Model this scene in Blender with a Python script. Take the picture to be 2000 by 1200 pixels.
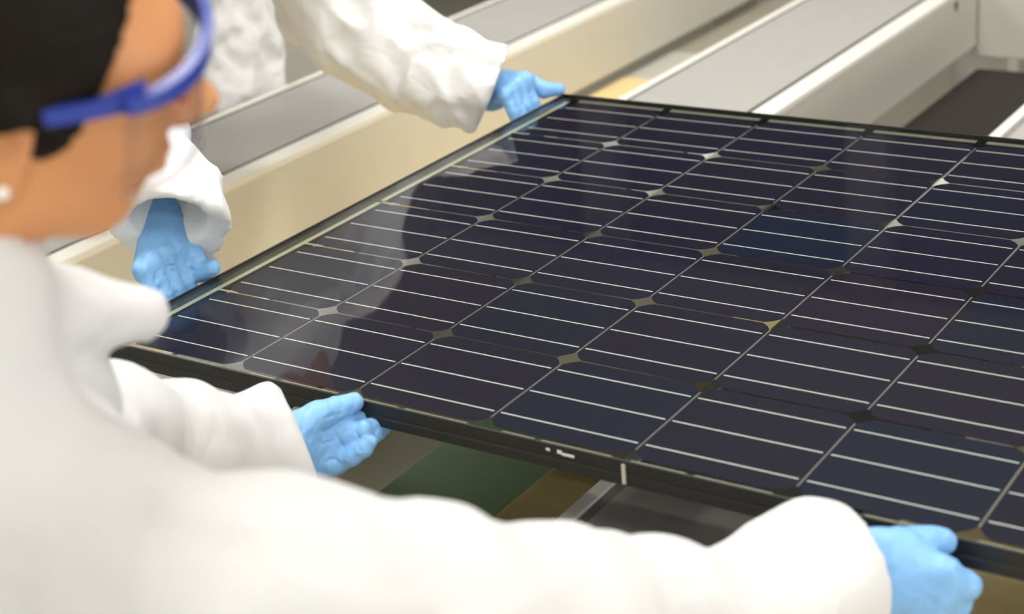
import bpy, math, random
import numpy as np
from mathutils import Matrix, Vector

for o in list(bpy.data.objects):
    bpy.data.objects.remove(o)
S = bpy.context.scene
COL = S.collection
Z0 = 1.0                                   # height of the panel's glass above the floor
rng = random.Random(4)

# ------------------------------------------------------------------ camera
CAM = np.array([1.32671704, -1.14092016, 0.71877326])
RT = np.array([0.83453096, 0.5449686, -0.08103886])
UP = np.array([-0.1524474, 0.36974179, 0.91654285])
FW = np.array([-0.52945053, 0.75252922, -0.39164002])
FPX = 3259.66
cd = bpy.data.cameras.new('camera')
cam = bpy.data.objects.new('camera', cd)
COL.objects.link(cam)
m = Matrix.Identity(4)
for i in range(3):
    m[i][0], m[i][1], m[i][2] = RT[i], UP[i], -FW[i]
    m[i][3] = CAM[i] + (Z0 if i == 2 else 0)
cam.matrix_world = m
cd.sensor_width = 36
cd.lens = FPX / 2000 * 36
cd.clip_start = 0.05
cd.dof.use_dof = True
cd.dof.focus_distance = 1.85
cd.dof.aperture_fstop = 4.6
S.camera = cam

# ------------------------------------------------------------------ light
S.view_settings.view_transform = 'Standard'
S.view_settings.look = 'None'
S.view_settings.exposure = 0.0
S.view_settings.gamma = 1.0
S.view_settings.use_curve_mapping = False
W = bpy.data.worlds.new('world')
S.world = W
W.use_nodes = True
W.node_tree.nodes['Background'].inputs[0].default_value = (0.9, 0.95, 1.0, 1)
W.node_tree.nodes['Background'].inputs[1].default_value = 0.2


def area(x, y, sx, sy, power, col=(1, .985, .965), z=2.13):
    l = bpy.data.lights.new('ceiling_light_source', 'AREA')
    l.shape = 'RECTANGLE'; l.size = sx; l.size_y = sy; l.energy = power; l.color = col
    o = bpy.data.objects.new('ceiling_light_source', l)
    o.location = (x, y, z + Z0)
    COL.objects.link(o)
    return o


LIGHTS = [(-2.2, -2.0), (0.2, -2.0), (2.6, -2.0), (-2.2, 0.1), (0.2, 0.1), (2.6, 0.1), (-2.2, 2.0), (0.2, 2.0), (2.6, 2.0)]
POWER = {(-2.2, -2.0): 9, (0.2, -2.0): 10, (2.6, -2.0): 14, (2.6, 0.1): 20}
for lx, ly in LIGHTS:
    area(lx, ly, 1.15, .55, POWER.get((lx, ly), 25.5))


def side_light(x, y, z, sx, sy, power, aim):  # added fill lamp to brighten the sides and under the panel; no known source
    o = area(x, y, sx, sy, power, (.97, .985, 1), z)
    o.name = 'fill_light_source'
    d = Vector(aim) - Vector((x, y, z))
    o.rotation_euler = d.to_track_quat('-Z', 'Y').to_euler()


side_light(4.85, .4, -.1, 3.0, 1.5, 42, (.9, .6, -.35))
side_light(1.9, -3.85, -.1, 2.6, 1.5, 8, (1.1, 0, -.3))


# ------------------------------------------------------------------ helpers
def at(px, py, d):
    """world point seen at (px,py) at depth d, in panel coordinates (z=0 is the glass)"""
    return CAM + FW * d + RT * ((px - 1000) / FPX * d) - UP * ((py - 600) / FPX * d)


def V3(*a):
    return np.array(a, float)


def setp(o, label=None, cat=None, group=None, kind=None):
    if label: o['label'] = label
    if cat: o['category'] = cat
    if group: o['group'] = group
    if kind: o['kind'] = kind
    return o


def empty(name, loc, label, cat, group=None):
    o = bpy.data.objects.new(name, None)
    o.empty_display_size = .05
    o.location = (loc[0], loc[1], loc[2] + Z0)
    COL.objects.link(o)
    return setp(o, label, cat, group)


def wloc(o):
    p = V3(*o.location)
    while o.parent:
        o = o.parent; p = p + V3(*o.location)
    return p


def mk(name, V, F, mat, parent=None, smooth=False, origin=None):
    V = np.asarray(V, float) + [0, 0, Z0]
    if origin is None:
        org = (V.min(0) + V.max(0)) / 2
    else:
        org = np.array(origin, float) + [0, 0, Z0]
    me = bpy.data.meshes.new(name)
    me.from_pydata((V - org).tolist(), [], [list(map(int, f)) for f in F] if not isinstance(F, np.ndarray) else F.tolist())
    me.validate()
    me.update()
    if smooth:
        me.polygons.foreach_set('use_smooth', [True] * len(me.polygons))
    me.materials.append(mat)
    o = bpy.data.objects.new(name, me)
    COL.objects.link(o)
    if parent:
        o.parent = parent
        o.location = org - wloc(parent)
    else:
        o.location = org
    return o


BF = [(0, 3, 2, 1), (4, 5, 6, 7), (0, 1, 5, 4), (1, 2, 6, 5), (2, 3, 7, 6), (3, 0, 4, 7)]


def boxes(bl):
    V, F = [], []
    for x0, y0, z0, x1, y1, z1 in bl:
        n = len(V)
        V += [(x0, y0, z0), (x1, y0, z0), (x1, y1, z0), (x0, y1, z0), (x0, y0, z1), (x1, y0, z1), (x1, y1, z1), (x0, y1, z1)]
        F += [tuple(i + n for i in f) for f in BF]
    return V, F


def box(name, b, mat, parent=None, bev=0, **k):
    V, F = boxes([b])
    o = mk(name, V, F, mat, parent, **k)
    if bev:
        md = o.modifiers.new('bevel', 'BEVEL'); md.width = bev; md.segments = 3; md.limit_method = 'ANGLE'
        o.data.polygons.foreach_set('use_smooth', [True] * len(o.data.polygons))
        w = o.modifiers.new('wn', 'WEIGHTED_NORMAL')
    return o


def extrude_y(name, prof, y0, y1, mat, parent=None, bev=0):
    """closed x-z profile run along y"""
    n = len(prof)
    V = [(x, y0, z) for x, z in prof] + [(x, y1, z) for x, z in prof]
    F = [tuple(range(n))] + [tuple(range(2 * n - 1, n - 1, -1))]
    F += [(i, i + n, (i + 1) % n + n, (i + 1) % n) for i in range(n)]
    o = mk(name, V, F, mat, parent)
    if bev:
        md = o.modifiers.new('bevel', 'BEVEL'); md.width = bev; md.segments = 3; md.limit_method = 'ANGLE'; md.angle_limit = .6
        o.data.polygons.foreach_set('use_smooth', [True] * len(o.data.polygons))
        o.modifiers.new('wn', 'WEIGHTED_NORMAL')
    return o


def cyl(name, a, b, r, mat, parent=None, n=20, r2=None):
    a, b = V3(*a), V3(*b); d = (b - a) / np.linalg.norm(b - a)
    h = V3(0, 0, 1) if abs(d[2]) < .9 else V3(1, 0, 0)
    u = np.cross(d, h); u /= np.linalg.norm(u); w = np.cross(d, u)
    r2 = r if r2 is None else r2
    V = [a + r * (u * math.cos(t) + w * math.sin(t)) for t in np.arange(n) * 2 * math.pi / n]
    V += [b + r2 * (u * math.cos(t) + w * math.sin(t)) for t in np.arange(n) * 2 * math.pi / n]
    F = [(i, (i + 1) % n, (i + 1) % n + n, i + n) for i in range(n)] + [tuple(range(n))[::-1], tuple(range(n, 2 * n))]
    return mk(name, V, F, mat, parent)


# ---- materials
def mat(name, col, rough=.5, metal=0., noise=None, bump=None, coat=0, spec=.5, sss=0):
    """noise=(scale, amount): mottled colour;  bump=(scale, strength, distance)"""
    M = bpy.data.materials.new(name); M.use_nodes = True
    nt = M.node_tree; b = nt.nodes['Principled BSDF']
    b.inputs['Base Color'].default_value = (*col, 1)
    b.inputs['Roughness'].default_value = rough
    b.inputs['Metallic'].default_value = metal
    b.inputs['Coat Weight'].default_value = coat
    b.inputs['Specular IOR Level'].default_value = spec
    if sss:
        b.inputs['Subsurface Weight'].default_value = sss
        b.inputs['Subsurface Radius'].default_value = (.012, .005, .003)
    tc = nt.nodes.new('ShaderNodeTexCoord')
    if noise:
        n = nt.nodes.new('ShaderNodeTexNoise'); n.inputs['Scale'].default_value = noise[0]; n.inputs['Detail'].default_value = 6
        nt.links.new(tc.outputs['Object'], n.inputs['Vector'])
        mx = nt.nodes.new('ShaderNodeMix'); mx.data_type = 'RGBA'
        mx.inputs[6].default_value = (*[c * (1 - noise[1]) for c in col], 1)
        mx.inputs[7].default_value = (*[min(1, c * (1 + noise[1])) for c in col], 1)
        nt.links.new(n.outputs['Fac'], mx.inputs[0]); nt.links.new(mx.outputs[2], b.inputs['Base Color'])
    if bump:
        prev = None
        for sc, st, di in (bump if isinstance(bump[0], tuple) else (bump,)):
            n = nt.nodes.new('ShaderNodeTexNoise'); n.inputs['Scale'].default_value = sc; n.inputs['Detail'].default_value = 5
            nt.links.new(tc.outputs['Object'], n.inputs['Vector'])
            bp = nt.nodes.new('ShaderNodeBump'); bp.inputs['Strength'].default_value = st; bp.inputs['Distance'].default_value = di
            nt.links.new(n.outputs['Fac'], bp.inputs['Height'])
            if prev: nt.links.new(prev.outputs[0], bp.inputs['Normal'])
            prev = bp
        nt.links.new(prev.outputs[0], b.inputs['Normal'])
    return M


def cloth_mat(name, col, scale, strength, dist, rough=.75):
    """crumpled non-woven cloth: ridged noise gives sharp creases"""
    M = mat(name, col, rough, noise=(9, .02), spec=.25)
    nt = M.node_tree; b = nt.nodes['Principled BSDF']; tc = nt.nodes['Texture Coordinate']
    prev = None
    for sc, st, di, ty in ((scale, strength, dist, 'RIDGED_MULTIFRACTAL'), (scale * 2.7, strength * .6, dist * .35, 'FBM')):
        n = nt.nodes.new('ShaderNodeTexNoise'); n.noise_type = ty
        n.inputs['Scale'].default_value = sc; n.inputs['Detail'].default_value = 2.5; n.inputs['Distortion'].default_value = .6
        nt.links.new(tc.outputs['Object'], n.inputs['Vector'])
        bp = nt.nodes.new('ShaderNodeBump'); bp.inputs['Strength'].default_value = st; bp.inputs['Distance'].default_value = di
        nt.links.new(n.outputs['Fac'], bp.inputs['Height'])
        if prev: nt.links.new(prev.outputs[0], bp.inputs['Normal'])
        prev = bp
    nt.links.new(prev.outputs[0], b.inputs['Normal'])
    return M


M_cream = mat('cream_painted_steel', (.60, .58, .505), .42, noise=(2.5, .03), bump=(60, .05, .001))
M_lip = mat('white_edge_profile', (.78, .76, .69), .4, noise=(5, .02))
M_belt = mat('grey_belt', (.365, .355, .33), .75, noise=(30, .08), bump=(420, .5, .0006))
M_belt_dark = mat('belt_gap_and_recess_shade', (.23, .215, .2), .8)
M_black = mat('black_rubber', (.012, .011, .01), .6)
M_frame = mat('black_anodised_frame', (.010, .0095, .008), .5, noise=(40, .4), bump=(90, .2, .0006))
M_frame_top = mat('dark_edge_band', (.085, .08, .065), .35, noise=(60, .25))
M_silver = mat('silver_busbar', (.95, .95, .97), .4)
M_ribbon = mat('tinned_ribbon', (.70, .66, .54), .4, metal=.2, noise=(70, .18))
M_ribbon_dim = mat('grey_ribbon', (.34, .32, .27), .4, metal=.2, noise=(70, .25))
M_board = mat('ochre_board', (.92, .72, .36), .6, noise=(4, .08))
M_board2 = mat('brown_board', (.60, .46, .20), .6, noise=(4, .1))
M_floor = mat('floor_paint', (.40, .37, .29), .5, noise=(1.2, .1))
M_green = mat('green_floor_mat', (.13, .2, .11), .8, noise=(6, .1))
M_wall = mat('wall_paint', (.085, .088, .105), .8, noise=(1, .05))
M_wall_light = mat('white_wall_paint', (.80, .79, .76), .8, noise=(1, .04))
M_pillar = mat('pillar_paint', (.3, .3, .31), .6)
M_ceil = mat('ceiling_paint', (.75, .74, .70), .9)
M_gown_near = cloth_mat('white_coverall_cloth', (.63, .625, .618), 7, .7, .025)
M_gown_far = cloth_mat('white_gown_cloth', (.79, .785, .772), 9, .85, .026)
M_glove = mat('blue_nitrile_glove', (.215, .46, .80), .42, noise=(25, .06), bump=((38, .35, .006), (120, .22, .002)), spec=.45)
M_skin = mat('skin', (.62, .27, .105), .5, noise=(14, .07), bump=(160, .1, .001), sss=.12)
M_hair = mat('dark_brown_hair', (.007, .0045, .003), .6, spec=.15, noise=(40, .5), bump=((90, .5, .002),))
M_goggle = mat('blue_plastic', (.022, .05, .33), .35, coat=.1)
M_pearl = mat('pearl', (.9, .87, .8), .2, coat=.6)
M_lipc = mat('lip_skin', (.55, .2, .14), .45)
M_white = mat('white_sticker', (.85, .85, .82), .5)
M_shoe = mat('dark_shoe', (.03, .03, .03), .6)
M_dark = mat('painted_gap_shade', (.02, .016, .010), .8)

# glass that reflects by the Fresnel law and is otherwise clear
M_glass = bpy.data.materials.new('clear_cover_glass'); M_glass.use_nodes = True
nt = M_glass.node_tree; nt.nodes.clear()
out = nt.nodes.new('ShaderNodeOutputMaterial'); mx = nt.nodes.new('ShaderNodeMixShader')
tr = nt.nodes.new('ShaderNodeBsdfTransparent'); tr.inputs[0].default_value = (.84, .86, .83, 1)
gl = nt.nodes.new('ShaderNodeBsdfGlossy'); gl.inputs['Roughness'].default_value = .035
fr = nt.nodes.new('ShaderNodeFresnel'); fr.inputs[0].default_value = 1.36
ge = nt.nodes.new('ShaderNodeNewGeometry'); mm = nt.nodes.new('ShaderNodeMath'); mm.operation = 'SUBTRACT'; mm.inputs[0].default_value = 1
mu = nt.nodes.new('ShaderNodeMath'); mu.operation = 'MULTIPLY'
nt.links.new(ge.outputs['Backfacing'], mm.inputs[1]); nt.links.new(mm.outputs[0], mu.inputs[0]); nt.links.new(fr.outputs[0], mu.inputs[1])
nt.links.new(mu.outputs[0], mx.inputs[0]); nt.links.new(tr.outputs[0], mx.inputs[1]); nt.links.new(gl.outputs[0], mx.inputs[2])
nt.links.new(mx.outputs[0], out.inputs[0])
M_lens = M_glass.copy(); M_lens.name = 'clear_goggle_lens'
M_lens.node_tree.nodes['Glossy BSDF'].inputs['Roughness'].default_value = .12
M_lens.node_tree.nodes['Transparent BSDF'].inputs[0].default_value = (.92, .93, .97, 1)

M_rim = M_glass.copy(); M_rim.name = 'frosted_clear_rim'
M_rim.node_tree.nodes['Glossy BSDF'].inputs['Roughness'].default_value = .3
M_rim.node_tree.nodes['Fresnel'].inputs[0].default_value = 2.4
M_rim.node_tree.nodes['Transparent BSDF'].inputs[0].default_value = (.9, .88, .88, 1)

# silicon cell: dark blue with fine contact fingers across the busbars
M_cell = mat('silicon_cell', (.014, .013, .035), .45, spec=.1)
nt = M_cell.node_tree; b = nt.nodes['Principled BSDF']; tc = nt.nodes['Texture Coordinate']
wv = nt.nodes.new('ShaderNodeTexWave'); wv.bands_direction = 'X'; wv.inputs['Scale'].default_value = 160
nt.links.new(tc.outputs['Object'], wv.inputs['Vector'])
pw = nt.nodes.new('ShaderNodeMath'); pw.operation = 'POWER'; pw.inputs[1].default_value = 6
nt.links.new(wv.outputs['Fac'], pw.inputs[0])
oi = nt.nodes.new('ShaderNodeObjectInfo')
cr = nt.nodes.new('ShaderNodeValToRGB')
cr.color_ramp.elements[0].color = (.014, .010, .042, 1); cr.color_ramp.elements[1].color = (.008, .014, .048, 1)
e = cr.color_ramp.elements.new(.5); e.color = (.020, .010, .036, 1)
nt.links.new(oi.outputs['Random'], cr.inputs[0])
mc = nt.nodes.new('ShaderNodeMix'); mc.data_type = 'RGBA'
mc.inputs[7].default_value = (.022, .022, .045, 1)
nt.links.new(pw.outputs[0], mc.inputs[0]); nt.links.new(cr.outputs[0], mc.inputs[6]); nt.links.new(mc.outputs[2], b.inputs['Base Color'])


# ---- signed distance modelling
def cap(a, b, ra, rb=None):
    a, b = np.asarray(a, float), np.asarray(b, float); rb = ra if rb is None else rb
    d = b - a; L = max(d @ d, 1e-9)

    def f(P):
        t = np.clip(((P - a) @ d) / L, 0, 1)
        return np.sqrt(((P - a - t[:, None] * d) ** 2).sum(1)) - (ra + (rb - ra) * t)
    f.bb = (np.minimum(a, b) - max(ra, rb), np.maximum(a, b) + max(ra, rb))
    return f


def ell(c, r, axes=None):
    c, r = np.asarray(c, float), np.asarray(r, float)
    A = np.eye(3) if axes is None else np.asarray(axes, float)     # rows = local axes

    def f(P):
        q = (P - c) @ A.T
        k0 = np.sqrt(((q / r) ** 2).sum(1)); k1 = np.sqrt(((q / r ** 2) ** 2).sum(1)) + 1e-9
        return k0 * (k0 - 1) / k1
    m_ = r.max()
    f.bb = (c - m_, c + m_)
    return f


def rbox(c, hs, r):
    c, hs = np.array(c, float), np.array(hs, float)

    def f(P):
        q = np.abs(P - c) - hs
        return np.sqrt((np.maximum(q, 0) ** 2).sum(1)) + np.minimum(q.max(1), 0) - r
    f.bb = (c - hs - r, c + hs + r)
    return f


def smin(a, b, k):
    h = np.maximum(k - np.abs(a - b), 0) / k
    return np.minimum(a, b) - h * h * k * .25


def union(fs, k=.01):
    def f(P):
        v = fs[0](P)
        for g in fs[1:]:
            v = smin(v, g(P), getattr(g, 'k', k))
        return v
    f.bb = (np.min([g.bb[0] for g in fs], 0), np.max([g.bb[1] for g in fs], 0))
    return f


def chain(pts, rs):
    return [cap(pts[i], pts[i + 1], rs[i], rs[i + 1]) for i in range(len(pts) - 1)]


def surface(f, h, lo=None, hi=None, pad=.02, slack=.012):
    lo = (f.bb[0] if lo is None else np.array(lo)) - pad
    hi = (f.bb[1] if hi is None else np.array(hi)) + pad
    n = np.ceil((hi - lo) / h).astype(int) + 1
    ax = [lo[i] + np.arange(n[i]) * h for i in range(3)]
    B = 6                                    # sample block centres first, then only the blocks the surface may cross
    nb = -(-n // B)
    G = np.stack(np.meshgrid(*[np.arange(q) for q in nb], indexing='ij'), -1).reshape(-1, 3)
    cv = f(lo + (G * B + (B - 1) / 2) * h)
    v = np.repeat(np.repeat(np.repeat(cv.reshape(nb), B, 0), B, 1), B, 2).astype(np.float32)
    Gn = G[np.abs(cv) < B * h * 1.25 + slack]
    off = np.stack(np.meshgrid(*[np.arange(B)] * 3, indexing='ij'), -1).reshape(-1, 3)
    for i in range(0, len(Gn), 1500):
        I_ = (Gn[i:i + 1500, None, :] * B + off[None]).reshape(-1, 3)
        v[tuple(I_.T)] = f(lo + I_ * h)
    v = v[:n[0], :n[1], :n[2]]
    s = v < 0
    c = np.zeros(n - 1, np.int8)
    for dx in (0, 1):
        for dy in (0, 1):
            for dz in (0, 1):
                c += s[dx:n[0] - 1 + dx, dy:n[1] - 1 + dy, dz:n[2] - 1 + dz]
    act = (c > 0) & (c < 8)
    I = np.argwhere(act)
    idx = -np.ones(act.shape, np.int64); idx[tuple(I.T)] = np.arange(len(I))
    acc = np.zeros((len(I), 3)); cnt = np.zeros(len(I))
    cor = [np.array(q) for q in [(x, y, z) for x in (0, 1) for y in (0, 1) for z in (0, 1)]]
    for a in cor:
        for k in range(3):
            if a[k]: continue
            b_ = a.copy(); b_[k] = 1
            va = v[tuple((I + a).T)]; vb = v[tuple((I + b_).T)]
            mk_ = (va < 0) != (vb < 0)
            t = np.where(mk_, va / np.where(mk_, va - vb, 1), 0)
            p = np.tile(a.astype(float), (len(I), 1)); p[:, k] += t
            acc[mk_] += p[mk_]; cnt += mk_
    Vv = lo + (I + acc / cnt[:, None]) * h
    Q = []
    for k in range(3):
        o1, o2 = [(1, 2), (2, 0), (0, 1)][k]
        sl0 = [slice(None)] * 3; sl1 = [slice(None)] * 3
        sl0[k] = slice(0, -1); sl1[k] = slice(1, None)
        ch = s[tuple(sl0)] != s[tuple(sl1)]
        E = np.argwhere(ch)
        E = E[(E[:, o1] > 0) & (E[:, o2] > 0) & (E[:, o1] < n[o1] - 1) & (E[:, o2] < n[o2] - 1)]
        ins = s[tuple(E.T)]
        e1 = np.zeros(3, int); e1[o1] = 1; e2 = np.zeros(3, int); e2[o2] = 1
        q = np.stack([idx[tuple((E - d).T)] for d in (e1 + e2, e2, 0 * e1, e1)], 1)
        q[~ins] = q[~ins][:, ::-1]
        Q.append(q)
    Q = np.concatenate(Q)
    return Vv, Q[(Q >= 0).all(1)]


def sdf_obj(name, f, h, mat_, parent=None, **k):
    sm = k.pop('relax', 2)
    V, F = surface(f, h, k.pop('lo', None), k.pop('hi', None))
    o = mk(name, V, F, mat_, parent, smooth=True, **k)
    if sm:
        md = o.modifiers.new('relax', 'SMOOTH'); md.iterations = sm; md.factor = .5
    return o


def wob(P, s, seed=0):
    """smooth pseudo-noise in about -1..1"""
    r = np.random.RandomState(seed)
    v = 0
    for i in range(5):
        d = r.normal(size=3); d /= np.linalg.norm(d)
        d2 = r.normal(size=3)
        v = v + np.sin((P @ d) * s * (0.7 + .35 * i) + r.rand() * 7 + 1.3 * np.sin((P @ d2) * s * .5 + r.rand() * 7)) / (1 + .3 * i)
    return v / 3.2


def ridges(P, s, seed=0):
    return 1 - 2 * np.abs(wob(P, s, seed))


def folded(f, terms):
    def g(P):
        v = f(P)
        near = np.abs(v) < .08
        Q = P[near]
        for amp, fn in terms:
            v[near] -= amp * fn(Q)
        return v
    g.bb = f.bb
    return g


def minus(f, g, k=.004):
    def h_(P):
        return -smin(-f(P), g(P), k)
    h_.bb = f.bb
    return h_


# ------------------------------------------------------------------ room
def structure(name, b, mt, **k):
    return setp(box(name, b, mt, **k), kind='structure')


structure('floor', (-5, -4, -1.1, 5, 5.2, -1.0), M_floor)
structure('ceiling', (-5, -4, 2.2, 5, 5.2, 2.3), M_ceil)
structure('wall_left', (-5.1, -4, -1.0, -5, 5.2, 2.2), M_wall)
structure('wall_right', (5, -4, -1.0, 5.1, 5.2, 2.2), M_wall_light)
structure('wall_far', (-5, 5.2, -1.0, 5, 5.3, 2.2), M_wall)
structure('wall_near', (-5, -4.1, -1.0, 5, -4, 2.2), M_wall_light)
for n, x in enumerate((-3.6, -2.5, -1.2, .6, 2.2)):
    structure('trim_%d' % (n + 1), (x - .09, 5.08, -1.0, x + .09, 5.2, 2.2), M_pillar)
M_fill_glow = bpy.data.materials.new('fill_panel_glow'); M_fill_glow.use_nodes = True
M_fill_glow.node_tree.nodes['Principled BSDF'].inputs['Emission Color'].default_value = (.95, .98, 1, 1)
M_fill_glow.node_tree.nodes['Principled BSDF'].inputs['Emission Strength'].default_value = 1.5
def fill_panel(name, b, axis):  # added glowing pane and frame around a fill lamp, out of view
    x0, y0, z0, x1, y1, z1 = b
    wn = setp(box(name, b, M_fill_glow), kind='structure')
    t = .05
    if axis == 'x':
        V, F = boxes([(x0 - .03, y0 - t, z0 - t, x0 + .01, y0, z1 + t), (x0 - .03, y1, z0 - t, x0 + .01, y1 + t, z1 + t), (x0 - .03, y0, z0 - t, x0 + .01, y1, z0), (x0 - .03, y0, z1, x0 + .01, y1, z1 + t), (x0 - .02, (y0 + y1) / 2 - .02, z0, x0 + .01, (y0 + y1) / 2 + .02, z1)])
    else:
        V, F = boxes([(x0 - t, y1 - .01, z0 - t, x0, y1 + .03, z1 + t), (x1, y1 - .01, z0 - t, x1 + t, y1 + .03, z1 + t), (x0, y1 - .01, z0 - t, x1, y1 + .03, z0), (x0, y1 - .01, z1, x1, y1 + .03, z1 + t), ((x0 + x1) / 2 - .02, y1 - .01, z0, (x0 + x1) / 2 + .02, y1 + .02, z1)])
    mk('fill_panel_frame', V, F, M_lip, wn)


fill_panel('fill_panel_1', (4.95, -1.1, -.85, 5.0, 1.9, .65), 'x')
fill_panel('fill_panel_2', (.6, -4.0, -.85, 3.2, -3.95, .65), 'y')
ROWN = {-2.0: 'nearest', .1: 'middle', 2.0: 'farthest'}
COLN = {-2.2: 'left', .2: 'centre', 2.6: 'right'}
M_diff = bpy.data.materials.new('lamp_diffuser'); M_diff.use_nodes = True
M_diff.node_tree.nodes['Principled BSDF'].inputs['Emission Color'].default_value = (1, .97, .92, 1)
M_diff.node_tree.nodes['Principled BSDF'].inputs['Emission Strength'].default_value = 4
for lx, ly in LIGHTS:
    L = empty('ceiling_light', (lx, ly, 2.17), 'rectangular ceiling light above the line, %s column of the %s row' % (COLN[lx], ROWN[ly]), 'ceiling light', 'ceiling lights above the panel line')
    V, F = boxes([(lx - .62, ly - .32, 2.15, lx + .62, ly - .3, 2.2), (lx - .62, ly + .3, 2.15, lx + .62, ly + .32, 2.2),
                  (lx - .62, ly - .3, 2.15, lx - .6, ly + .3, 2.2), (lx + .6, ly - .3, 2.15, lx + .62, ly + .3, 2.2)])
    mk('frame', V, F, M_lip, L)
    box('diffuser', (lx - .6, ly - .3, 2.17, lx + .6, ly + .3, 2.185), M_diff, L)


# ------------------------------------------------------------------ conveyor beams
ZB = -.15


def beam(x0, y0, y1, label, holes=(), lo=-.308):
    """x0: back edge; 0.31 wide; belt set between a narrow back lip and a broad front lip"""
    w = .31
    B = empty('conveyor_beam', (x0 + w / 2, (y0 + y1) / 2, -1.0), label, 'conveyor beam', 'parallel conveyor beams under the panel')
    t = .004
    extrude_y('side_panel', [(x0 + w - t, ZB - .006), (x0 + w, ZB - .006), (x0 + w, lo + .006), (x0 + w - .006, lo), (x0 + w - .05, lo), (x0 + w - .05, lo + t), (x0 + w - t, lo + t)], y0, y1, M_cream, B)
    extrude_y('side_panel', [(x0, ZB - .006), (x0 + t, ZB - .006), (x0 + t, lo + t), (x0 + .05, lo + t), (x0 + .05, lo), (x0, lo)], y0, y1, M_cream, B)
    box('front_lip', (x0 + w - .040, y0, ZB - .014, x0 + w + .0015, y1, ZB), M_lip, B, bev=.0025)
    box('back_lip', (x0 - .0015, y0, ZB - .014, x0 + .017, y1, ZB), M_lip, B, bev=.0025)
    box('gap_strip', (x0 + w - .0475, y0 + .002, ZB - .016, x0 + w - .0395, y1 - .002, ZB - .0004), M_black, B)
    box('belt_edge', (x0 + .0165, y0 + .002, ZB - .016, x0 + .031, y1 - .002, ZB - .004), M_belt_dark if x0 > .3 else M_belt, B)  # on the rightmost beam the shade of the recess is painted in darker grey
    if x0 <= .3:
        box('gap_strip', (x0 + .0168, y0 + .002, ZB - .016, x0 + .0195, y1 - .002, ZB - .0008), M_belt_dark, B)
    box('belt', (x0 + .03, y0 + .002, ZB - .03, x0 + w - .0475, y1 - .002, ZB - .0012), M_belt, B, bev=.001)
    for yy in (y0 + .25, y1 - .4):
        lg = box('leg', (x0 + .08, yy, -.98, x0 + w - .08, yy + .08, lo + .0), M_cream, B, bev=.003)
        box('foot_plate', (x0 + .06, yy - .02, -1.0, x0 + w - .06, yy + .1, -.98), M_black, lg)
    for hy, hz, r in holes:
        V, F = [], []
        n = 18
        for k in range(n):
            a = 2 * math.pi * k / n
            sz = 1.5 if math.sin(a) < 0 else .8
            V.append((x0 + w + .0006, hy + r * math.cos(a) * (1 if math.sin(a) > 0 else abs(math.cos(a)) ** .3), hz + r * sz * math.sin(a)))
        V += [(x - .004, y, z) for x, y, z in V]
        F = [tuple(range(n)), tuple(range(2 * n - 1, n - 1, -1))] + [(k, k + n, (k + 1) % n + n, (k + 1) % n) for k in range(n)]
        mk('cable_hole', V, F, M_black, B)
    return B


YB0, YB1 = -.33, 3.4
beam(-1.595, YB0, 2.05, 'cream conveyor beam farthest left, behind the standing gowned worker')
beam(-.897, YB0, YB1, 'cream conveyor beam with grey belt under the far worker\'s reaching sleeves', holes=[(1.395, -.205, .0115)])
beam(-.199, YB0, YB1, 'cream conveyor beam with light grey belt passing under the middle of the far edge', holes=[(2.36, -.178, .010)])
beam(.496, YB0, YB1, 'cream conveyor beam whose white lip and belt show below the near edge')

# boards between the beams
setp(extrude_y('base_board', [(-.60, -.335), (-.60, -.35), (-.22, -.35), (-.22, -.335)], -.2, 2.13, M_board),
     'yellow ochre board in the gap left of the middle beam, at the far corner', 'board')
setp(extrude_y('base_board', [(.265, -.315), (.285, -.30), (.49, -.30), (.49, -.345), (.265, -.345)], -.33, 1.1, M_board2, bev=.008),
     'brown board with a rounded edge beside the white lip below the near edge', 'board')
setp(extrude_y('base_board', [(.812, -.245), (.812, -.262), (1.75, -.262), (1.75, -.245)], -.25, 1.2, M_board),
     'wide ochre board under the right gloved hand at the lower right', 'board')
bd = [o for o in COL.objects if o.name == 'base_board.002'][0]
setp(bd)
V, F = boxes([(1.66, -.2, -1.0, 1.72, -.14, -.262), (1.66, 1.1, -1.0, 1.72, 1.16, -.262)])
stand = None
mk('leg', V[:8], F[:6], M_cream, bd)
mk('leg', V[8:], F[:6], M_cream, bd)
setp(box('floor_mat', (-.9, -.2, -.999, .9, 1.6, -.98), M_green), 'dark green floor mat seen below the near edge between beams', 'floor mat')
# cross members
setp(box('cross_member', (.113, 2.5, -.165, .495, 2.58, -.33), M_cream, bev=.003), 'cream cross member joining two beams at the upper right corner', 'cross member')
setp(box('base_board', (-.60, 2.132, -.35, -.22, 2.37, -.336), M_cream, bev=.002), 'short cream board just beyond the yellow ochre board', 'board')
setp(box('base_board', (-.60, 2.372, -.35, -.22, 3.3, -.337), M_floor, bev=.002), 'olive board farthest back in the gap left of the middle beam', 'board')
setp(box('gap_shade_sheet', (.118, 1.15, -.37, .491, 2.49, -.355), M_dark, bev=.002), 'dark sheet standing for the shade low in the gap at the upper right', 'cover')  # added sheet; its dark colour stands in for the shade in the gap

# ------------------------------------------------------------------ solar panel
P = .159
X0, X1, Y0, Y1 = -.029, 1.622, -.0165, .976
panel = empty('solar_panel', ((X0 + X1) / 2, (Y0 + Y1) / 2, -.028), 'large dark blue solar panel held level by four gloved hands', 'solar panel')
box('cover_glass', (X0 + .001, Y0 + .001, -.004, X1 - .001, Y1 - .001, 0), M_glass, panel)
# frame rails: vertical wall, bottom flange, narrow top lip
hz = .024


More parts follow.
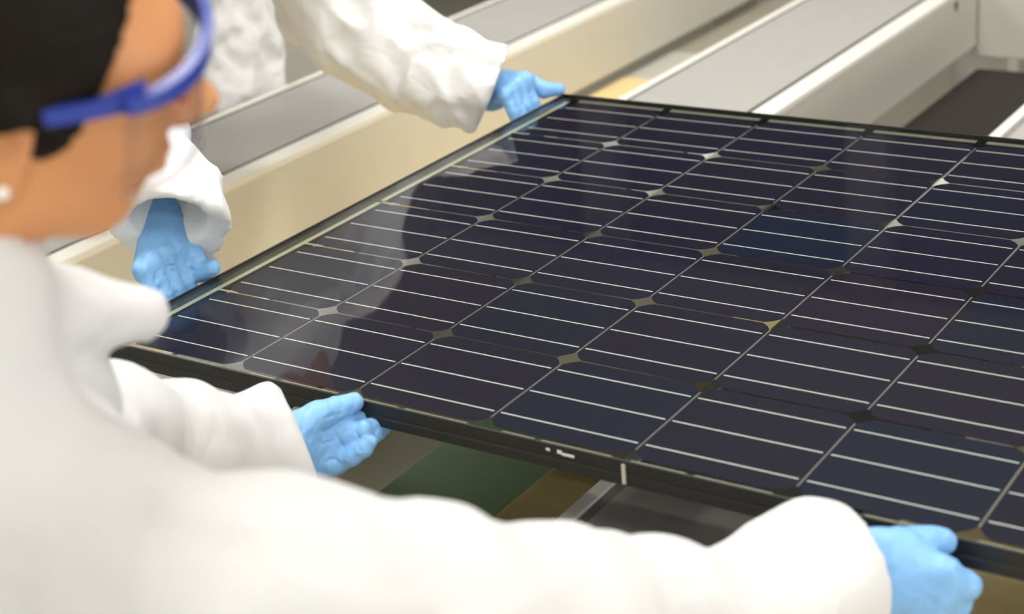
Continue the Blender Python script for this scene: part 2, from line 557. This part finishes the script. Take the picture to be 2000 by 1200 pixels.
def railx(y, s):
    t = .0022
    prof = [(y, .001), (y, -.010), (y + s * .0009, -.011), (y + s * .0009, -.0135), (y, -.0145), (y, -hz), (y + s * .022, -hz), (y + s * .022, -hz + t), (y + s * t, -hz + t), (y + s * t, -.0045), (y + s * .003, -.0045), (y + s * .003, .001)]
    if s < 0: prof = prof[::-1]
    n = len(prof)
    V = [(X0, a, z) for a, z in prof] + [(X1, a, z) for a, z in prof]
    F = [tuple(range(n))[::-1], tuple(range(n, 2 * n))] + [(i, (i + 1) % n, (i + 1) % n + n, i + n) for i in range(n)]
    return mk('frame_rail', V, F, M_frame, panel)


near_rail = railx(Y0, 1)
railx(Y1, -1)
for x, s in ((X0, 1), (X1, -1)):
    box('frame_rail', (min(x, x + s * .003), Y0 + .003, -hz, max(x, x + s * .003), Y1 - .003, .001), M_frame, panel)
    box('edge_band', (min(x + s * .003, x + s * .0165), Y0 + .001, -.0078, max(x + s * .003, x + s * .0165), Y1 - .003, -.0048), M_frame_top, panel)
# stickers and a clip on the near rail
for (xa, xb, za, zb) in ((.560, .564, -.006, -.0035), (.572, .577, -.0065, -.003), (.577, .590, -.0075, -.005)):
    box('sticker', (xa, Y0 - .0006, za, xb, Y0 + .0003, zb), M_white, panel)
box('corner_clip', (.640, Y0 - .0012, -.022, .6435, Y0 + .0005, -.002), M_ribbon, panel)

# one cell with chamfered corners, then copies
c = .156 / 2; ch = .0135
prof = []
for sx, sy in ((1, 1), (-1, 1), (-1, -1), (1, -1)):
    a = [(sx * c, sy * (c - ch)), (sx * (c - ch * .42), sy * (c - ch * .42)), (sx * (c - ch), sy * c)]
    if sx * sy < 0: a = a[::-1]
    prof += a
n = len(prof)
zc = -.0046
cell_me_V = [(x, y, 0) for x, y in prof] + [(x, y, -.0004) for x, y in prof]
cell_me_F = [tuple(range(n)), tuple(range(2 * n - 1, n - 1, -1))] + [(i, i + n, (i + 1) % n + n, (i + 1) % n) for i in range(n)]
cell_me = bpy.data.meshes.new('solar_cell'); cell_me.from_pydata(cell_me_V, [], cell_me_F); cell_me.materials.append(M_cell)
V, F = boxes([(-.0755, -.0009, 0, .0755, .0009, .0003)])
bus_me = bpy.data.meshes.new('busbar'); bus_me.from_pydata(V, [], F); bus_me.materials.append(M_silver)
pl_ = wloc(panel)
for i in range(10):
    for j in range(6):
        o = bpy.data.objects.new('solar_cell', cell_me)
        COL.objects.link(o); o.parent = panel
        p = V3((i + .5) * P, (j + .5) * P, zc + Z0)
        o.location = p - pl_
        for k in (-1, 0, 1):
            q = bpy.data.objects.new('busbar', bus_me)
            COL.objects.link(q); q.parent = o; q.location = (0, k * .052, .00015)
V, F = boxes([(-.00075, -.064, 0, .00075, .064, .0003)])
gap_me = bpy.data.meshes.new('interconnect_strip'); gap_me.from_pydata(V, [], F)
M_gap = mat('dull_tinned_strip', (.30, .29, .30), .45, metal=.2); gap_me.materials.append(M_gap)
for i in range(1, 10):
    for j in range(6):
        o = bpy.data.objects.new('interconnect_strip', gap_me)
        COL.objects.link(o); o.parent = panel
        o.location = V3(i * P, (j + .5) * P, zc + Z0 - .0002) - pl_
# bus ribbons along the left margin with a tab at each gap, and the far margin
for a, b_ in ((-.002, .475), (.482, .955)):
    box('bus_ribbon', (-.0125, a, -.0047, -.0055, b_, -.0042), M_ribbon, panel)
for j in range(1, 6):
    box('ribbon_tab', (-.0056, j * P - .0018, -.0046, .022, j * P + .0018, -.0042), M_ribbon, panel)
for i in range(10):
    box('ribbon_tab', (i * P + .006 + (.02 if i % 2 else 0), Y0 + .0035, -.0050, i * P + .062, Y0 + .0130, -.0046), M_ribbon, panel)
    box('ribbon_tab', (i * P + .006, .9585, -.0050, i * P + .151, .9690, -.0046), M_ribbon_dim, panel)
    box('ribbon_tab', (i * P + .07, Y0 + .0035, -.0050, i * P + .145, Y0 + .0130, -.0046), M_ribbon, panel)


# ------------------------------------------------------------------ hands
def hand_sdf(wrist, palm, fingers, thumb, grow=0, k=.008):
    """palm: list of capsules (a,b,ra,rb); fingers: lists of (pt, r)"""
    fs = []
    for a, b_, ra, rb in palm:
        g = cap(a, b_, ra + grow, rb + grow); g.k = .009; fs.append(g)
    for ch_ in list(fingers) + [thumb]:
        for i in range(len(ch_) - 1):
            g = cap(ch_[i][0], ch_[i + 1][0], ch_[i][1] + grow, ch_[i + 1][1] + grow)
            g.k = .006 if i == 0 else .0022
            fs.append(g)
    return union(fs, k)


def creases(P):
    return ridges(P, 190, 3)


def build_hand(H, elbow, k=.008):
    d = H[0] - elbow; d /= np.linalg.norm(d)
    f = hand_sdf(*H)
    cu = cap(H[0] - d * .045, H[0] + d * .01, .030, .026); cu.k = .012
    g_ = union([f, cu], .012)
    g_.bb = (np.minimum(f.bb[0], cu.bb[0]), np.maximum(f.bb[1], cu.bb[1]))
    f = g_
    return folded(f, [(.0007, lambda Q: ridges(Q, 170, 3)), (.0006, lambda Q: wob(Q, 420, 8))])


def aty(px, py, y):
    d = FW + RT * ((px - 1000) / FPX) - UP * ((py - 600) / FPX)
    return CAM + d * ((y - CAM[1]) / d[1])


def atx(px, py, x):
    d = FW + RT * ((px - 1000) / FPX) - UP * ((py - 600) / FPX)
    return CAM + d * ((x - CAM[0]) / d[0])


def fing(k, pts, rs):
    return [(p, r) for p, r in zip([k] + pts, rs)]


# left hand of the near worker: palm up, thumb on the frame, fingers under it
w = aty(548, 868, -.10)
K = [aty(664, 832, -.040), aty(668, 857, -.042), aty(664, 882, -.046), aty(652, 905, -.052)]
HL = (w, [(w, K[0], .016, .0100), (w, K[1], .016, .0100), (w, K[2], .016, .0100), (aty(560, 895, -.09), K[3], .017, .0105),
          (aty(590, 900, -.080), aty(648, 906, -.060), .016, .012)],
      [fing(K[0], [aty(702, 816, -.016), aty(728, 818, .010), aty(742, 824, .028)], [.0098, .0090, .0082, .0072]),
       fing(K[1], [aty(710, 841, -.030), aty(736, 832, -.012), aty(751, 836, -.002)], [.0102, .0098, .0090, .0072]),
       fing(K[2], [aty(704, 864, -.036), aty(729, 851, -.022), aty(742, 846, -.012)], [.0098, .0090, .0082, .0070]),
       fing(K[3], [aty(688, 893, -.050), aty(710, 878, -.044), aty(724, 863, -.038)], [.0096, .0090, .0084, .0070])],
      [(aty(575, 842, -.088), .017), (aty(622, 813, -.062), .0145), (aty(658, 799, -.040), .0118), (aty(691, 787, -.0225), .0100)])

# right hand of the near worker: back of the hand to us, thumb on top, fingers curled under
w2 = aty(1655, 1125, -.085)
K2 = [aty(1840, 1120, -.062), aty(1834, 1156, -.064), aty(1818, 1190, -.066), aty(1790, 1220, -.068)]
HR = (w2, [(w2, K2[0], .024, .0135), (w2, K2[1], .026, .0135), (w2, K2[2], .026, .013), (aty(1650, 1175, -.085), K2[3], .022, .0125),
           (aty(1650, 1070, -.085), aty(1770, 1075, -.06), .018, .0155), (aty(1740, 1100, -.07), aty(1795, 1108, -.06), .022, .016)],
      [fing(K2[0], [aty(1887, 1144, -.045), aty(1885, 1150, -.012), aty(1880, 1140, .012)], [.0130, .0112, .0095, .008]),
       fing(K2[1], [aty(1868, 1180, -.045), aty(1866, 1182, -.012), aty(1862, 1170, .012)], [.0130, .0112, .0095, .008]),
       fing(K2[2], [aty(1842, 1212, -.047), aty(1842, 1212, -.014), aty(1840, 1200, .010)], [.0122, .0105, .009, .0078]),
       fing(K2[3], [aty(1808, 1242, -.050), aty(1810, 1240, -.020), aty(1808, 1228, .002)], [.011, .0092, .0085, .007])],
      [(aty(1735, 1078, -.066), .018), (aty(1795, 1064, -.042), .0142), (aty(1822, 1058, -.030), .0118), (aty(1843, 1058, -.0225), .0104)])

# right hand of the far worker on the short edge
w3 = atx(316, 428, -.112)
K3 = [V3(-.068, y, z) for y, z in ((.158, .036), (.139, .040), (.120, .038), (.103, .032))]


def under(k, y, r):
    return fing(k, [V3(-.056, y, -.001), V3(-.043, y, -.030), V3(-.022, y + .002, -.0365)], [r, r * .92, r * .84, r * .74])


HN = (w3, [(atx(345, 440, -.100), K3[0], .020, .0135), (w3, K3[0], .024, .0125), (w3, K3[1], .024, .0125), (w3, K3[2], .024, .012), (w3, K3[3], .022, .0115)],
      [under(k, k[1] - .002, r) for k, r in zip(K3, (.0108, .011, .0104, .0094))],
      [(atx(345, 462, -.088), .018), (atx(372, 500, -.062), .0155), (atx(393, 530, -.047), .0130), (V3(-.032, .178, .0115), .0100)])

# left hand of the far worker at the far corner
w4 = atx(952, 178, -.125)
K4 = [V3(-.070, y, z) for y, z in ((.930, .030), (.911, .030), (.892, .028), (.874, .024))]
HF = (w4, [(atx(992, 166, -.100), K4[0], .019, .014), (atx(1020, 166, -.085), K4[0], .015, .013), (w4, K4[0], .022, .0125), (w4, K4[1], .022, .0125), (w4, K4[2], .021, .012), (w4, K4[3], .018, .0115)],
      [under(k, k[1] - .002, r) for k, r in zip(K4, (.0108, .011, .0104, .0094))],
      [(atx(985, 160, -.105), .018), (atx(1030, 162, -.08), .0155), (atx(1062, 176, -.055), .0130), (V3(-.031, .966, .0105), .0096)])

def hit(f, px, py, d0, d1):
    d = FW + RT * ((px - 1000) / FPX) - UP * ((py - 600) / FPX)
    T = np.arange(d0, d1, .0006)
    v = f(CAM + T[:, None] * d)
    k_ = np.argmax(v < 0)
    return CAM + d * T[k_] if v[k_] < 0 else None


def crease(f, lines, d0, d1, r=.0013):
    for ln in lines:
        P_ = [hit(f, x, y, d0, d1) for x, y in ln]
        P_ = [p for p in P_ if p is not None]
        if len(P_) > 1:
            g = union(chain(P_, [r * .5] + [r] * (len(P_) - 2) + [r * .5]), .001)
            bb = f.bb
            f = minus(f, g, .0015)
            f.bb = bb
    return f


# ------------------------------------------------------------------ near worker
SR, SL = at(500, 1240, .90), at(20, 790, 1.09)
ER, WR = at(1060, 1262, 1.09), w2
EL, WL = at(195, 868, 1.36), w
mid = (SR + SL) / 2
chest = mid + V3(-.01, -.03, -.10)
hips = V3(mid[0] - .06, mid[1] - .17, -.42)

# head frame
Fh = .93 * RT + .10 * UP + .36 * FW
Fh /= np.linalg.norm(Fh)
Rh = .34 * RT - .60 * UP - .72 * FW
Rh -= (Rh @ Fh) * Fh; Rh /= np.linalg.norm(Rh)
Uh = np.cross(Rh, Fh)
ear_r = at(2, 285, .86)
HC = ear_r - Rh * .072
AX = np.stack([Rh, Fh, Uh])


def hp(r, f_, u):
    return HC + Rh * r + Fh * f_ + Uh * u


back = V3(-.3, -.95, 0)
neck_base = mid + back * .085 + V3(-.03, 0, .085)
near = empty('person', (hips[0], hips[1], -1.0), 'person in the foreground in white coverall and blue goggles, seen from behind', 'person')


def head_parts(hp_, AXh):
    hs = [ell(hp_(0, -.012, .045), (.076, .098, .086), AXh),
          ell(hp_(0, .030, .012), (.066, .068, .085), AXh),
          ell(hp_(0, .040, -.036), (.050, .050, .052), AXh),
          ell(hp_(0, .056, -.072), (.020, .019, .017), AXh),
          ell(hp_(0, .078, .030), (.052, .022, .016), AXh)]
    for s in (-1, 1):
        hs += [ell(hp_(s * .038, .062, -.012), (.026, .024, .024), AXh)]
        j = cap(hp_(s * .056, .004, -.040), hp_(s * .022, .050, -.074), .015, .012); j.k = .03; hs.append(j)
    for g in hs: g.k = getattr(g, 'k', .03)
    nose = [cap(hp_(0, .090, .018), hp_(0, .122, -.022), .006, .0095), ell(hp_(.012, .107, -.026), (.008, .010, .007), AXh), ell(hp_(-.012, .107, -.026), (.008, .010, .007), AXh)]
    for g in nose: g.k = .010
    lips = [ell(hp_(0, .093, -.049), (.022, .010, .006), AXh), ell(hp_(0, .091, -.059), (.019, .010, .007), AXh)]
    for g in lips: g.k = .005
    ears = []
    for s in (-1, 1):
        e_ = ell(hp_(s * .079, -.002, .008), (.010, .018, .030), AXh); e_.k = .004; ears.append(e_)
        l_ = ell(hp_(s * .076, .003, -.022), (.006, .009, .010), AXh); l_.k = .006; ears.append(l_)
    f = union(hs + nose + lips + ears, .02)
    sub = []
    for s in (-1, 1):
        sub.append(ell(hp_(s * .089, .000, .008), (.012, .010, .017), AXh))
        sub.append(ell(hp_(s * .033, .098, .008), (.016, .010, .010), AXh))
    g = f
    for q in sub: g = minus(g, q, .006)
    eyes = []
    for s in (-1, 1):
        eyes.append(ell(hp_(s * .032, .078, .008), (.0125, .0125, .0125), AXh))
    full = union([g] + eyes, .003)
    full.bb = f.bb
    return full


headf = head_parts(hp, AX)
neck = [cap(hp(0, -.035, -.02), neck_base, .052, .054)]
neck[0].k = .03
tors = [cap(neck_base, chest, .06, .10), cap(SL + back * .04, SR + back * .04, .030, .030), cap(chest, hips, .09, .085), cap(SR, ER, .045, .036), cap(ER, WR, .035, .022), cap(SL, EL, .038, .034), cap(EL, WL, .033, .022)]
side = (SR - SL); side[2] = 0; side /= np.linalg.norm(side)
for s in (-1, 1):
    hip = hips + side * s * .09
    knee = V3(hip[0], hip[1] + .03, -.55 - .0); foot = V3(hip[0], hip[1], -.93)
    tors += [cap(hip, V3(hip[0], hip[1] + .03, -.62), .060, .05), cap(V3(hip[0], hip[1] + .03, -.62), foot, .048, .032)]
for g in tors: g.k = .03
hsL, hsR = hand_sdf(*HL, grow=-.003), hand_sdf(*HR, grow=-.003)
bodyf = union([headf] + neck + tors + [hsL, hsR], .02)
# body: coarse trunk would lose the fingers, so it is surfaced at one fine-enough step
body = sdf_obj('body', bodyf, .0058, M_skin, near, relax=1)

# coverall
gf = []
g = cap(neck_base + V3(-.01, -.02, -.03), chest, .070, .12); gf.append(g)
gf += [cap(neck_base - V3(0, 0, .04), SL, .05, .06), cap(neck_base - V3(0, 0, .04), SR, .05, .06)]
gf.append(cap(SL + back * .03, SR + back * .03, .066, .060))
gf.append(ell(chest + back * .03 - V3(0, 0, .03), (.18, .12, .14), np.stack([side, np.cross([0, 0, 1], side), [0, 0, 1]])))
gf.append(ell((chest + hips) / 2, (.19, .15, .26), np.stack([side, np.cross([0, 0, 1], side), [0, 0, 1]])))
gf.append(ell(hips + V3(0, 0, -.05), (.20, .16, .16), np.stack([side, np.cross([0, 0, 1], side), [0, 0, 1]])))
gf += chain([SR, at(820, 1270, .985), ER, at(1300, 1212, 1.19), at(1490, 1195, 1.265), at(1590, 1155, 1.31), at(1650, 1150, 1.33)], [.086, .078, .068, .057, .053, .057, .053])
for g in gf[-6:]: g.k = .018
gf += chain([SL, at(80, 880, 1.2), EL, at(330, 886, 1.46), at(440, 914, 1.55), at(525, 884, 1.60), at(553, 864, 1.62)], [.064, .056, .058, .057, .056, .052, .049])
for g in gf[-6:]: g.k = .018
for g in gf: g.k = getattr(g, 'k', .045)
pk = cap(at(508, 815, 1.59), at(524, 764, 1.60), .020, .007); pk.k = .02; gf.append(pk)
cf = cap(at(1525, 1100, 1.30), at(1575, 1055, 1.305), .030, .014); cf.k = .04; gf.append(cf)
cl_ = cap(at(10, 620, 1.0), at(268, 614, 1.10), .036, .020); cl_.k = .02; gf.append(cl_)
for s in (-1, 1):
    hip = hips + side * s * .09
    g = cap(hip, V3(hip[0], hip[1] + .03, -.62), .10, .085); g.k = .04; gf.append(g)
    g = cap(V3(hip[0], hip[1] + .03, -.62), V3(hip[0], hip[1], -.93), .085, .075); g.k = .03; gf.append(g)
gown = union(gf, .04)


def cut_plane(f, p0, nrm, k=.004):
    nrm = nrm / np.linalg.norm(nrm)

    def g(P):
        return -smin(-f(P), -((P - p0) @ nrm), k)
    g.bb = f.bb
    return g


def limb_cut(f, p0, axis, rad):
    """opens the sleeve: removes what lies beyond p0 along axis within rad, and a cavity before it"""
    axis = axis / np.linalg.norm(axis)

    def g(P):
        q = P - p0
        t = q @ axis
        r = np.sqrt(np.maximum((q * q).sum(1) - t * t, 0))
        beyond = np.maximum(-t, np.maximum(r - rad, t - rad))
        return np.maximum(f(P), -beyond)
    g.bb = f.bb
    return g


def cuff(f, p0, axis, r_in, depth):
    """open end with a hollow inside"""
    axis = axis / np.linalg.norm(axis)
    return minus(limb_cut(f, p0, axis, .14), cap(p0 + axis * .02, p0 - axis * depth, r_in, r_in * .75), .003)


axR = at(1700, 1128, 1.35) - at(1560, 1160, 1.29)
axL = at(600, 864, 1.67) - at(470, 848, 1.58)
gown = folded(gown, [(.008, lambda Q: ridges(Q, 14, 5)), (.0045, lambda Q: wob(Q, 34, 6)), (.002, lambda Q: ridges(Q, 60, 9))])
gown = cuff(gown, at(1668, 1120, 1.335), RT * .93 + FW * .25 + UP * .22, .046, .05)
gown = cuff(gown, at(585, 864, 1.645), RT * .9 + UP * .35 + FW * .2, .040, .05)
nkd = hp(0, -.035, -.02) - neck_base
gown = union([gown, cap(neck_base - nkd * .1, neck_base + nkd * .42, .078, .072)], .03)
gown.bb = (np.array(gown.bb[0]), np.array(gown.bb[1]))
# neck opening
gown = minus(gown, cap(hp(0, -.035, -.02), neck_base + nkd * .1, .059, .055), .006)
sdf_obj('coverall', gown, .0075, M_gown_near, near, relax=2)
gl_ = crease(build_hand(HL, EL), [[(618, 846), (635, 843), (648, 838), (660, 834)], [(653, 842), (660, 856), (668, 868), (672, 876)], [(636, 904), (644, 898), (654, 898), (664, 906)],
                                  [(632, 818), (650, 812), (668, 808)], [(628, 868), (642, 864), (656, 860)], [(676, 824), (682, 832)], [(696, 846), (702, 856)], [(678, 892), (684, 900)], [(700, 872), (706, 882)], [(622, 850), (624, 864), (625, 880)]], 1.45, 1.8)
sdf_obj('glove', gl_, .0015, M_glove, near, relax=1)
sdf_obj('glove', build_hand(HR, ER), .0018, M_glove, near, relax=1)
for s in (-1, 1):
    hip = hips + side * s * .09
    sdf_obj('shoe', union([cap(V3(hip[0], hip[1] - .02, -.955), V3(hip[0] + .02, hip[1] + .16, -.965), .045, .035)], .01), .01, M_shoe, near)

# hair: shell over the cranium, cut back from the face, with a bun
hairf = union([ell(hp(0, -.018, .050), (.084, .106, .094), AX), ell(hp(0, -.075, .0), (.066, .045, .06), AX), ell(hp(0, -.14, .055), (.042, .040, .042), AX)], .03)
HL_N = Fh * .88 - Uh * .10


def face_cut(P):
    q = P - HC
    f_, u, r = q @ Fh, q @ Uh, np.abs(q @ Rh)
    line = np.where(u > .02, .047 + .46 * (u - .02), np.where(u > -.012, .047 - .6 * (.02 - u), -.02)) - .25 * np.clip(.05 - r, 0, 1) * (u > .06)
    return np.maximum(line, -.03) - f_         # negative = face side


def hairg(P):
    v = smin(hairf(P), headf(P) - .006, .01)
    v = np.maximum(v, -face_cut(P))
    q = P - HC
    # uncover the ears
    for s in (-1, 1):
        e = np.sqrt(((P - hp(s * .082, -.001, -.006)) ** 2).sum(1)) - .028
        v = np.maximum(v, -e)
    v = v - .0012 * np.sin((q @ Uh) * 700 + 3 * np.sin((q @ Fh) * 40))
    return v


hairg.bb = hairf.bb
sdf_obj('hair', hairg, .004, M_hair, near, relax=2)
# sideburn in front of the ear
sdf_obj('sideburn', union([ell(hp(.067, .020, .006), (.007, .018, .020), AX)], .01), .003, M_hair, near)

# goggles
arc = []
for k in range(25):
    t = -1.4 + 2.8 * k / 24
    arc.append((math.sin(t) * .082, .048 + .066 * math.cos(t)))


def band(name, u0, u1, th, mt, parent, ua=0.0, out_=0.0):
    V, F = [], []
    n_ = len(arc)
    for (r, f_) in arc:
        nn = V3(r, (f_ - .03)); nn = nn / np.linalg.norm(nn)
        side_drop = ua * (abs(r) / .08) ** 2
        for (o_, u) in ((out_, u0), (out_ + th, u0), (out_ + th, u1), (out_, u1)):
            V.append(hp(r + nn[0] * o_, f_ + nn[1] * o_, u + (side_drop if u == u1 else side_drop * .3)))
    for i in range(n_ - 1):
        for k in range(4):
            F.append((i * 4 + k, i * 4 + (k + 1) % 4, (i + 1) * 4 + (k + 1) % 4, (i + 1) * 4 + k))
    F += [(0, 3, 2, 1), tuple((n_ - 1) * 4 + k for k in range(4))]
    return mk(name, V, F, mt, parent, smooth=False)


gog = band('goggle_frame', .026, .042, .006, M_goggle, near, -.010, .002)
band('lens', -.026, .027, .0018, M_lens, gog, 0, .003)
band('lower_rim', -.031, -.025, .003, M_rim, gog, 0, .0025)
for s in (-1, 1):
    V, F = [], []
    pts_ = [(.078, .072, .031, .0085), (.080, .045, .024, .0052), (.081, .015, .021, .0048), (.082, -.010, .021, .0065), (.082, -.045, .012, .006)]
    for r, f_, u, h_ in pts_:
        for dr, du in ((0, -h_), (.003, -h_), (.003, h_), (0, h_)):
            V.append(hp(s * (r + dr), f_, u + du))
    for i in range(len(pts_) - 1):
        for k in range(4):
            F.append((i * 4 + k, i * 4 + (k + 1) % 4, (i + 1) * 4 + (k + 1) % 4, (i + 1) * 4 + k))
    F += [(0, 3, 2, 1), tuple((len(pts_) - 1) * 4 + k for k in range(4))]
    mk('temple', V, F, M_goggle, gog)
sdf_obj('earring', ell(hp(.084, -.002, -.021), (.0042, .0042, .0042)), .001, M_pearl, near, relax=0)

# ------------------------------------------------------------------ far worker
fSL, fSR = V3(-.50, .96, .34), V3(-.46, .50, .31)
fEL, fWL = at(690, 40, 2.72), w4
fER, fWR = at(215, 150, 2.2), w3
fmid = (fSL + fSR) / 2
fhip = V3(-1.10, 1.02, -.12)
far = empty('person', (fhip[0], fhip[1], -1.0), 'person in a loose white gown behind the beam, gripping the panel\'s short edge', 'person')
fH = V3(-.36, .70, .58)
fF = V3(.75, -.05, -.66); fF /= np.linalg.norm(fF)
fU = V3(.66, 0, .75); fU -= (fU @ fF) * fF; fU /= np.linalg.norm(fU)
fR = np.cross(fF, fU)
AX2 = np.stack([fR, fF, fU])


def hp2(r, f_, u):
    return fH + fR * r + fF * f_ + fU * u


head2 = head_parts(hp2, AX2)
nb2 = fmid + V3(.02, 0, .07)
t2 = [cap(hp2(0, -.03, -.02), nb2, .054, .06), cap(nb2, fmid, .07, .1), cap(fSL, fSR, .05, .05), cap(fmid + V3(-.14, 0, 0), fhip, .07, .10),
      cap(fSL, fEL, .045, .036), cap(fEL, fWL, .035, .022), cap(fSR, fER, .045, .036), cap(fER, fWR, .035, .022)]
for s in (-1, 1):
    q = fhip + V3(0, s * .09, 0)
    t2 += [cap(q, V3(q[0] + .02, q[1], -.52), .075, .05), cap(V3(q[0] + .02, q[1], -.52), V3(q[0], q[1], -.93), .048, .032)]
for g in t2: g.k = .03
b2 = union([head2] + t2 + [hand_sdf(*HN, grow=-.003), hand_sdf(*HF, grow=-.003)], .02)
sdf_obj('body', b2, .0062, M_skin, far, relax=1)

g2 = [cap(nb2, fmid, .08, .13), cap(fSL, fSR, .085, .085), cap(fmid + V3(-.14, 0, 0), fhip, .10, .13),
      rbox((-1.03, .98, -.15), (.055, .345, .50), .04)]
for g in g2: g.k = .06
g2 += chain([fSL, at(640, -40, 2.70), at(700, 55, 2.69), at(790, 110, 2.66), at(880, 150, 2.60), at(955, 172, 2.56), at(985, 176, 2.54)],
            [.085, .08, .080, .070, .062, .053, .046])
g2 += chain([fSR, at(190, 60, 2.25), fER, at(262, 250, 2.06), at(300, 350, 1.99), at(322, 410, 1.965), at(336, 500, 1.97)],
            [.085, .065, .055, .045, .042, .053, .060])
for g in g2[4:]: g.k = .03
a = cap(at(590, 40, 2.80), at(800, 160, 2.68), .035, .03); a.k = .02; g2.append(a)
a = cap(at(345, 330, 1.99), at(385, 420, 1.96), .022, .030); a.k = .02; g2.append(a)
gown2 = union(g2, .04)
gown2 = folded(gown2, [(.009, lambda Q: ridges(Q, 22, 15)), (.0075, lambda Q: ridges(Q, 46, 16)), (.0022, lambda Q: wob(Q, 120, 17))])
gown2 = cuff(gown2, at(960, 178, 2.56), RT * .9 - UP * .35 + FW * .1, .034, .03)
gown2 = cuff(gown2, at(330, 436, 1.95), -UP * .85 - FW * .52 + RT * .05, .048, .06)
gown2 = minus(gown2, cap(hp2(0, -.03, -.03), nb2 - V3(0, 0, .03), .07, .060), .006)
sdf_obj('gown', gown2, .0068, M_gown_far, far, relax=1)
gl_ = crease(build_hand(HN, fER), [[(316, 528), (330, 520), (345, 518)], [(322, 538), (336, 530), (350, 528)], [(330, 516), (342, 524), (356, 530)], [(362, 520), (374, 526), (384, 530)], [(368, 512), (382, 518)]], 1.7, 2.1, .0016)
sdf_obj('glove', gl_, .0018, M_glove, far, relax=1)
sdf_obj('glove', build_hand(HF, fEL), .0020, M_glove, far, relax=1)
hf = union([ell(hp2(0, -.018, .050), (.086, .108, .096), AX2)], .03)


def hg2(P):
    q = P - fH
    return np.maximum(hf(P), (q @ fF) - .045 - .0 * (q @ fU))


hg2.bb = hf.bb
sdf_obj('hair', hg2, .006, M_hair, far)
for s in (-1, 1):
    q = fhip + V3(0, s * .09, 0)
    sdf_obj('shoe', union([cap(V3(q[0] - .02, q[1], -.955), V3(q[0] + .14, q[1], -.965), .045, .035)], .01), .01, M_shoe, far)
